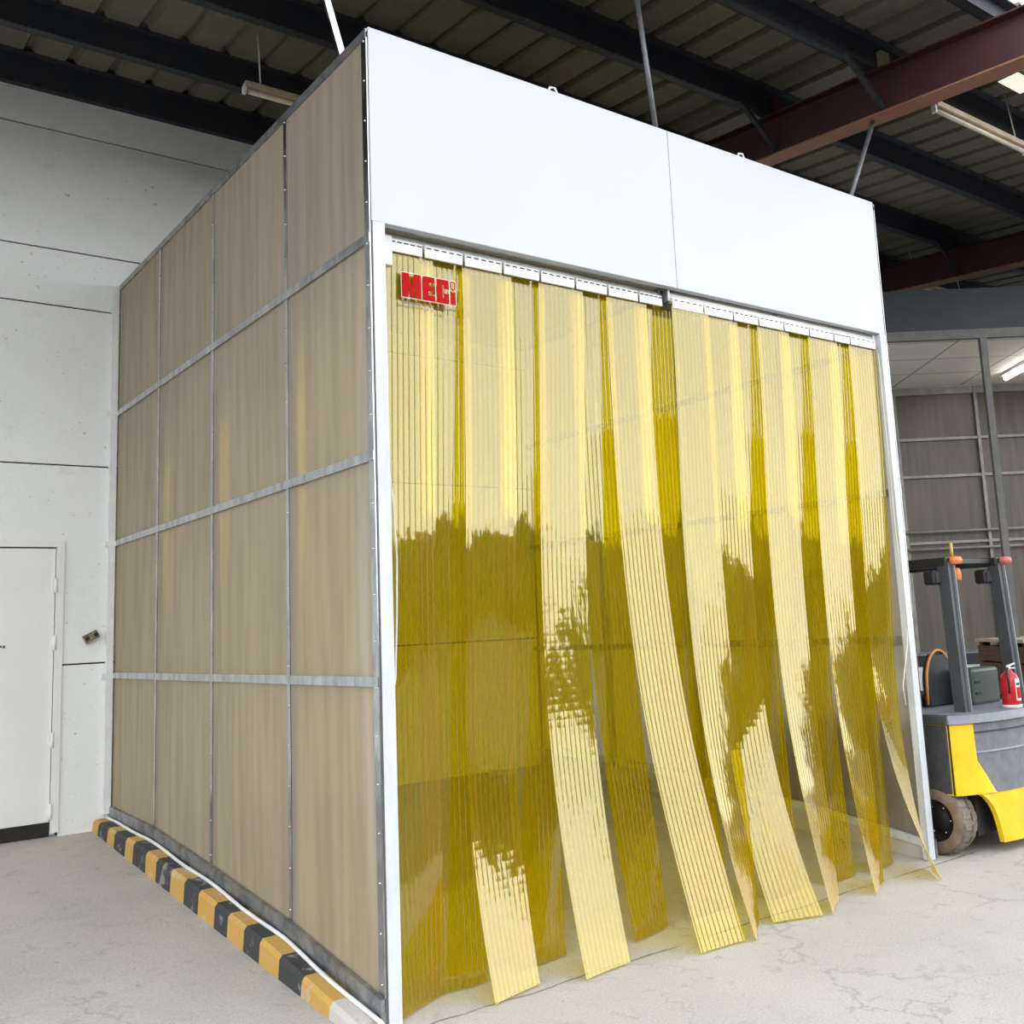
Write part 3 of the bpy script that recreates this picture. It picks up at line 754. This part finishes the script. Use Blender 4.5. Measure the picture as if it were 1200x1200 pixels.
# ------------------------------------------------------------------ forklift (local: x across, y forward, rear at y = 0)
fk = empty('forklift', 'yellow and dark grey electric forklift parked beside the curtained booth, seen from its rear', 'forklift', (4.69, -.12, 0))
def bulge(x, amt=.15): return -amt * max(0, 1 - (x / .62) ** 2) ** .8
def loft(poly_xz, y_front, mat, name, amt=.15, extra=0, thick=None):
    """vertical slab whose rear face bulges backwards: polygon columns sampled along x"""
    b = MB()
    cols = []
    for (x, z0, z1) in poly_xz:
        yb_ = bulge(x, amt) - extra
        if thick: y_front = yb_ + thick
        cols.append([b.bm.verts.new((x, yb_, z0)), b.bm.verts.new((x, yb_ + .012, z1 - .0)), b.bm.verts.new((x, y_front, z1)), b.bm.verts.new((x, y_front, z0))])
    for A, B in zip(cols, cols[1:]):
        for k in range(4):
            f = b.bm.faces.new((A[k], B[k], B[(k + 1) % 4], A[(k + 1) % 4]))
    b.bm.faces.new(cols[0][::-1]); b.bm.faces.new(cols[-1])
    return b.done(name, mat, fk)
def low(x):
    ax = abs(x)
    if ax > .50: return .40
    if ax > .31:
        t = (.50 - ax) / .19; return .40 - .33 * (1 - math.sqrt(max(0, 1 - t * t)))
    return .07
colsx = [-.62 + 1.24 * i / 62 for i in range(63)]
loft([(x, low(x), .395 if low(x) < .38 else .401) for x in colsx], .04, M['yellow'], 'counterweight_lower', thick=.035)
def yellow_pillar(sgn):
    cs = [(sgn * ax, .395, .845) for ax in (.62, .58, .54, .50, .4605)]
    for i in range(11):
        ax = .46 - .13 * i / 10; cs.append((sgn * ax, .395, max(.40, .62 - .21 * i / 10)))
    if sgn > 0: cs = cs[::-1]
    loft(cs, .20, M['yellow'], 'counterweight_pillar', extra=.006)
yellow_pillar(-1); yellow_pillar(1)
cc = [(-.465 + .93 * i / 24, .392, .843) for i in range(25)]
loft(cc, .20, M['mgrey'], 'rear_cover', extra=-.006)
cc = [(-.455 + .91 * i / 24, .655, .668) for i in range(25)]
loft(cc, .1, M['lgrey'], 'cover_line', extra=-.003)
cc = [(-.465 + .93 * i / 24, .785, .792) for i in range(25)]
loft(cc, .1, M['dgrey'], 'cover_seam', extra=-.004)
cc = [(-.635 + 1.27 * i / 40, .85, .905) for i in range(41)]
loft(cc, 1.0, M['lgrey'], 'deck', extra=.012)
b = MB(); b.box((-.44, -.02, .12), (.44, .32, .388)); b.done('wheel_well_fill', M['rim'], fk)  # black box put in for the dark inside of the wheel well
b = MB(); b.box((-.625, .02, .40), (-.59, 1.45, .845), bev=.012); b.box((.59, .02, .40), (.625, 1.45, .845), bev=.012); b.box((-.44, .32, .25), (.44, 1.6, .84)); b.box((-.59, .21, .41), (.59, 1.45, .84)); b.done('body_side', M['dgrey'], fk)
b = MB(); b.box((-.638, .0, .845), (-.60, 1.0, .912), bev=.01); b.done('deck_edge', M['dgrey'], fk)
b = MB(); b.box((-.627, .002, .40), (-.6205, .012, .845)); b.done('corner_trim', M['rim'], fk)
b = MB(); b.box((-.58, 1.45, .26), (.58, 1.78, .44), bev=.02); b.done('front_frame', M['yellow'], fk)
def wheel(x, y, r, w, nm, nt=18):
    root = bpy.data.objects.new(nm, None); link(root, fk); root.location = (x, y, r)
    b = MB(); h = w / 2
    b.lathe([(r * .60, -h), (r * .80, -h - .004), (r * .93, -h * .86), (r - .014, -h * .7), (r - .014, h * .7), (r * .93, h * .86), (r * .80, h + .004), (r * .60, h)], (0, 0, 0), 'X', 48)
    for k in range(nt):
        for sx in (-1, 1):
            a0 = 2 * PI * (k + (.25 if sx > 0 else 0)) / nt; a1 = a0 + 2 * PI / nt * .62
            def P(a, rr, xx): return (xx, rr * math.cos(a), rr * math.sin(a))
            x0, x1 = (0.012 * sx, h * .86 * sx)
            q = []
            for rr in (r - .03, r):
                q += [P(a0, rr, x0), P(a0, rr - (.012 if rr == r else 0), x1), P(a1, rr - (.012 if rr == r else 0), x1), P(a1, rr, x0)]
            b.hexa(q)
    b.done('tyre', M['tyre'], root)
    b = MB()
    b.lathe([(r * .61, -h - .001), (r * .80, -h - .0055), (r * .90, -h * .93)], (0, 0, 0), 'X', 48); b.done('sidewall', M['sidewall'], root, normals=True)
    b = MB()
    for s in (1,):
        b.lathe([(0, -h * .55), (r * .22, -h * .62), (r * .30, -h * .45), (r * .52, -h * .40), (r * .585, -h * .98), (r * .615, -h * 1.0), (r * .615, h), (0, h * .8)], (0, 0, 0), 'X', 40)
    b.done('wheel_rim', M['rim'], root)
    for k in range(6):
        a = 2 * PI * k / 6
        b = MB(); b.lathe([(0, -h * .40 - .016), (.009, -h * .40 - .014), (.009, -h * .40 + .004)], (0, r * .40 * math.cos(a), r * .40 * math.sin(a)), 'X', 8); b.done('wheel_nut', M['galv'], root)
wheel(-.545, .17, .225, .17, 'rear_wheel'); wheel(.545, .17, .225, .17, 'rear_wheel')
wheel(-.54, 1.35, .24, .16, 'front_wheel'); wheel(.54, 1.35, .24, .16, 'front_wheel')
for sx, x in ((-1, -.28), (1, .376)):
    xb = x - (.045 if sx < 0 else 0)
    b = MB(); b.bar((xb, .08, .90), (x - .0, .13, 1.925), .055, .085, up=(0, 1, 0)); b.done('rear_pillar', M['pillar'], fk)
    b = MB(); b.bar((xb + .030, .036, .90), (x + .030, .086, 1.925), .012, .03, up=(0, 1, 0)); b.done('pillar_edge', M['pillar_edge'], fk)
    b = MB(); b.box((x - .03, .10, 1.90), (x + .03, 1.45, 1.965), bev=.008); b.done('guard_rail', M['black'], fk)
    b = MB(); b.bar((x, 1.44, 1.93), (x, 1.66, .84), .05, .07, up=(0, 1, 0)); b.done('front_pillar', M['pillar'], fk)
    b = MB(); b.box((x - .10, .15, 1.775), (x - .01, .25, 1.88), bev=.02); wl = b.done('work_light', M['black'], fk)
    b = MB(); b.box((x - .09, .144, 1.79), (x - .02, .151, 1.865)); b.done('work_light_lens', M['dgrey'], wl)
    b = MB(); b.lathe([(0, 0), (.045, 0), (.047, .03), (.04, .05), (0, .055)], (x + .055, .075, 1.915), 'Z', 20); b.done('signal_lamp', M['orange'] if sx < 0 else M['pinkred'], fk)
b = MB(); b.lathe([(0, 0), (.03, 0), (.03, .05), (.02, .085), (0, .09)], (-.20, .09, 1.80), 'Z', 16); b.done('beacon', M['orange'], fk)
b = MB(); b.lathe([(0, 0), (.012, 0), (.012, .13), (0, .135)], (.10, .3, 1.955), 'Z', 12); b.done('marker_lamp', M['amber'], fk)
for y in (.16, .5, .8, 1.1, 1.42):
    b = MB(); b.box((-.28, y - .02, 1.925), (.376, y + .02, 1.955)); b.done('guard_bar', M['black'], fk)
# seat
b = MB()
prof = []
for i in range(25):
    t = PI * i / 24; prof.append((-.165 * math.cos(t) * (1 if abs(math.cos(t)) < .9 else 1), 1.06 + .24 * math.sin(t)))
poly = [(-.175, .90)] + prof + [(.175, .90)]
b.prism(poly, 1, .44, .49)
bmesh.ops.bevel(b.bm, geom=[e for e in b.bm.edges if abs(e.verts[0].co.y - e.verts[1].co.y) < .01], offset=.02, segments=2, affect='EDGES')
seat = b.done('seat_back', M['seat'], fk); seat.location = (.02, 0, 0)
b = MB(); b.tube([(p[0] * 1.03, .45, p[1] + .008) for p in [(-.173, .92)] + prof + [(.173, .92)]], .011, 8); o = b.done('seat_piping', M['piping'], seat)
b = MB(); b.box((-.26, .54, .90), (.18, .95, 1.0), bev=.03); b.done('seat_cushion', M['seat'], fk)
b = MB(); b.box((.13, .26, .90), (.50, .42, 1.165), bev=.025); hd = b.done('control_hood', M['hood'], fk)
for z in (.98, 1.06):
    b = MB(); b.box((.16, .252, z), (.23, .262, z + .014)); b.done('hood_slot', M['black'], hd)
b = MB(); b.tube([(0, 1.25, .85), (0, 1.12, 1.2)], .02, 10); b.lathe([(.15, 0), (.165, .01), (.15, .02), (.14, .01), (.15, 0)], (0, 1.12, 1.2), 'Z', 24); b.done('steering_wheel', M['black'], fk)
for x in (-.28, .28):
    b = MB(); b.box((x - .04, 1.80, .06), (x + .04, 1.90, 1.98)); b.done('mast_channel', M['dgrey'], fk)
    b = MB(); b.box((x - .05, 1.95, .05), (x + .05, 2.8, .09)); b.box((x - .05, 1.92, .05), (x + .05, 1.96, .5)); b.done('fork', M['dgrey'], fk)
b = MB(); b.box((-.32, 1.82, 1.88), (.32, 1.88, 1.96)); b.box((-.4, 1.9, .2), (.4, 1.94, .26)); b.box((-.4, 1.9, .42), (.4, 1.94, .48)); b.done('mast_crosspiece', M['dgrey'], fk)

# fire extinguisher standing on the deck
ex = empty('fire_extinguisher', 'small red fire extinguisher with a white label standing on the forklift deck', 'fire extinguisher', (4.752, -.188, .906))
b = MB(); b.lathe([(0, .014), (.060, .014), (.062, .03), (.062, .19), (.052, .225), (.025, .245), (.02, .262), (0, .262)], n=28); b.done('cylinder', M['ext_red'], ex)
b = MB(); b.lathe([(0, 0), (.066, 0), (.066, .022), (0, .024)], n=28); b.done('base_ring', M['ext_base'], ex)
b = MB(); b.tube([(0, 0, .25), (0, 0, .29)], .014, 10); b.bar((-.0, 0, .285), (.05, -.02, .30), .014, .01); b.bar((0, 0, .272), (.05, -.02, .268), .014, .008); b.done('valve', M['ext_label'], ex)
b = MB(); b.tube([(0, 0, .27), (-.05, -.02, .27), (-.068, -.03, .22), (-.07, -.03, .10)], .008, 8); b.done('hose', M['black'], ex)
b = MB()
for (a0, a1, z0, z1, mt) in ((math.radians(-118), math.radians(-30), .05, .20, 0), (math.radians(-112), math.radians(-40), .065, .14, 1), (math.radians(-112), math.radians(-80), .155, .170, 2)):
    n_ = 12; rr = .0628 + .0006 * mt
    for k in range(n_):
        a, c = a0 + (a1 - a0) * k / n_, a0 + (a1 - a0) * (k + 1) / n_
        b.face([(rr * math.cos(a), rr * math.sin(a), z0), (rr * math.cos(c), rr * math.sin(c), z0), (rr * math.cos(c), rr * math.sin(c), z1), (rr * math.cos(a), rr * math.sin(a), z1)], mt)
b.done('label', [M['ext_label'], M['ext_red'], M['black']], ex, normals=False)

# ------------------------------------------------------------------ across the yard: what the strips mirror, with a tall wall added to block low sky
b = MB(); b.box((-95, -23, -.1), (2.5, -22, 6.0)); b.box((2.5, -33, -.1), (110, -32.4, 3.5)); b.box((2.0, -32.6, -.1), (2.5, -22.5, 3.5)); tag(b.done('wall_yard_blocker', M['wallfar']), 'unseen dark wall added across the yard to block low sky and darken the mirrored strips', kind='structure')
def blob_tree(i, x, y, h, r):
    root = empty('tree', 'dark tree across the yard, mirrored in the yellow strips', 'tree', (x, y, 0), 'dark trees across the yard')
    b = MB(); b.tube([(0, 0, 0), (.1, .05, h * .5)], .2, 10, rads=[.24, .13]); b.done('trunk', M['trunk'], root)
    b = MB(); rnd = random.Random(i)
    for k in range(9):
        t = k / 8; rr = r * (1.0 - .55 * t) * rnd.uniform(.75, 1.1)
        c = V((rnd.uniform(-.5, .5) * r * (1 - .6 * t), rnd.uniform(-.5, .5) * r * (1 - .6 * t), h * (.34 + .54 * t)))
        vv = bmesh.ops.create_icosphere(b.bm, subdivisions=3, radius=rr, matrix=Matrix.Translation(c))['verts']
        for v in vv:
            d = (v.co - c).normalized(); v.co += d * rr * .32 * noise.fractal(v.co * 1.3 + V((i * 7, 0, 0)), 1, 2, 4)
    for f in b.bm.faces: f.smooth = True
    b.done('crown', M['leaf'], root)
ht = [3.4, 4.0, 3.0, 3.9, 3.3, 4.2, 3.2, 4.0, 3.4, 4.3, 3.6, 4.6]
for i, h in enumerate(ht): blob_tree(i, 6 + i * 5.2, -27 + (i % 3) * .8, h * .86, 1.7)

# ------------------------------------------------------------------ daylight
w = bpy.data.worlds.new('overcast_sky'); S.world = w; w.use_nodes = True
nt = w.node_tree; nt.nodes.clear()
out = N(nt, 'ShaderNodeOutputWorld'); bg = N(nt, 'ShaderNodeBackground'); tc = N(nt, 'ShaderNodeTexCoord'); sp = N(nt, 'ShaderNodeSeparateXYZ')
L(nt, tc.outputs['Generated'], sp.inputs[0]); r = N(nt, 'ShaderNodeValToRGB'); L(nt, sp.outputs['Z'], r.inputs[0])
r.color_ramp.elements[0].position = 0; r.color_ramp.elements[0].color = rgb(1, 1, 1); r.color_ramp.elements[1].position = .8; r.color_ramp.elements[1].color = rgb(.50, .55, .62)
L(nt, r.outputs[0], bg.inputs[0]); bg.inputs[1].default_value = 1.35; L(nt, bg.outputs[0], out.inputs[0])

S.view_settings.view_transform = 'Standard'; S.view_settings.look = 'None'; S.view_settings.gamma = 1; S.view_settings.use_curve_mapping = False
S.view_settings.exposure = 1.7
S.cycles.transparent_max_bounces = 40; S.cycles.max_bounces = 14; S.cycles.diffuse_bounces = 6; S.cycles.glossy_bounces = 5; S.cycles.transmission_bounces = 8
S.cycles.use_denoising = True
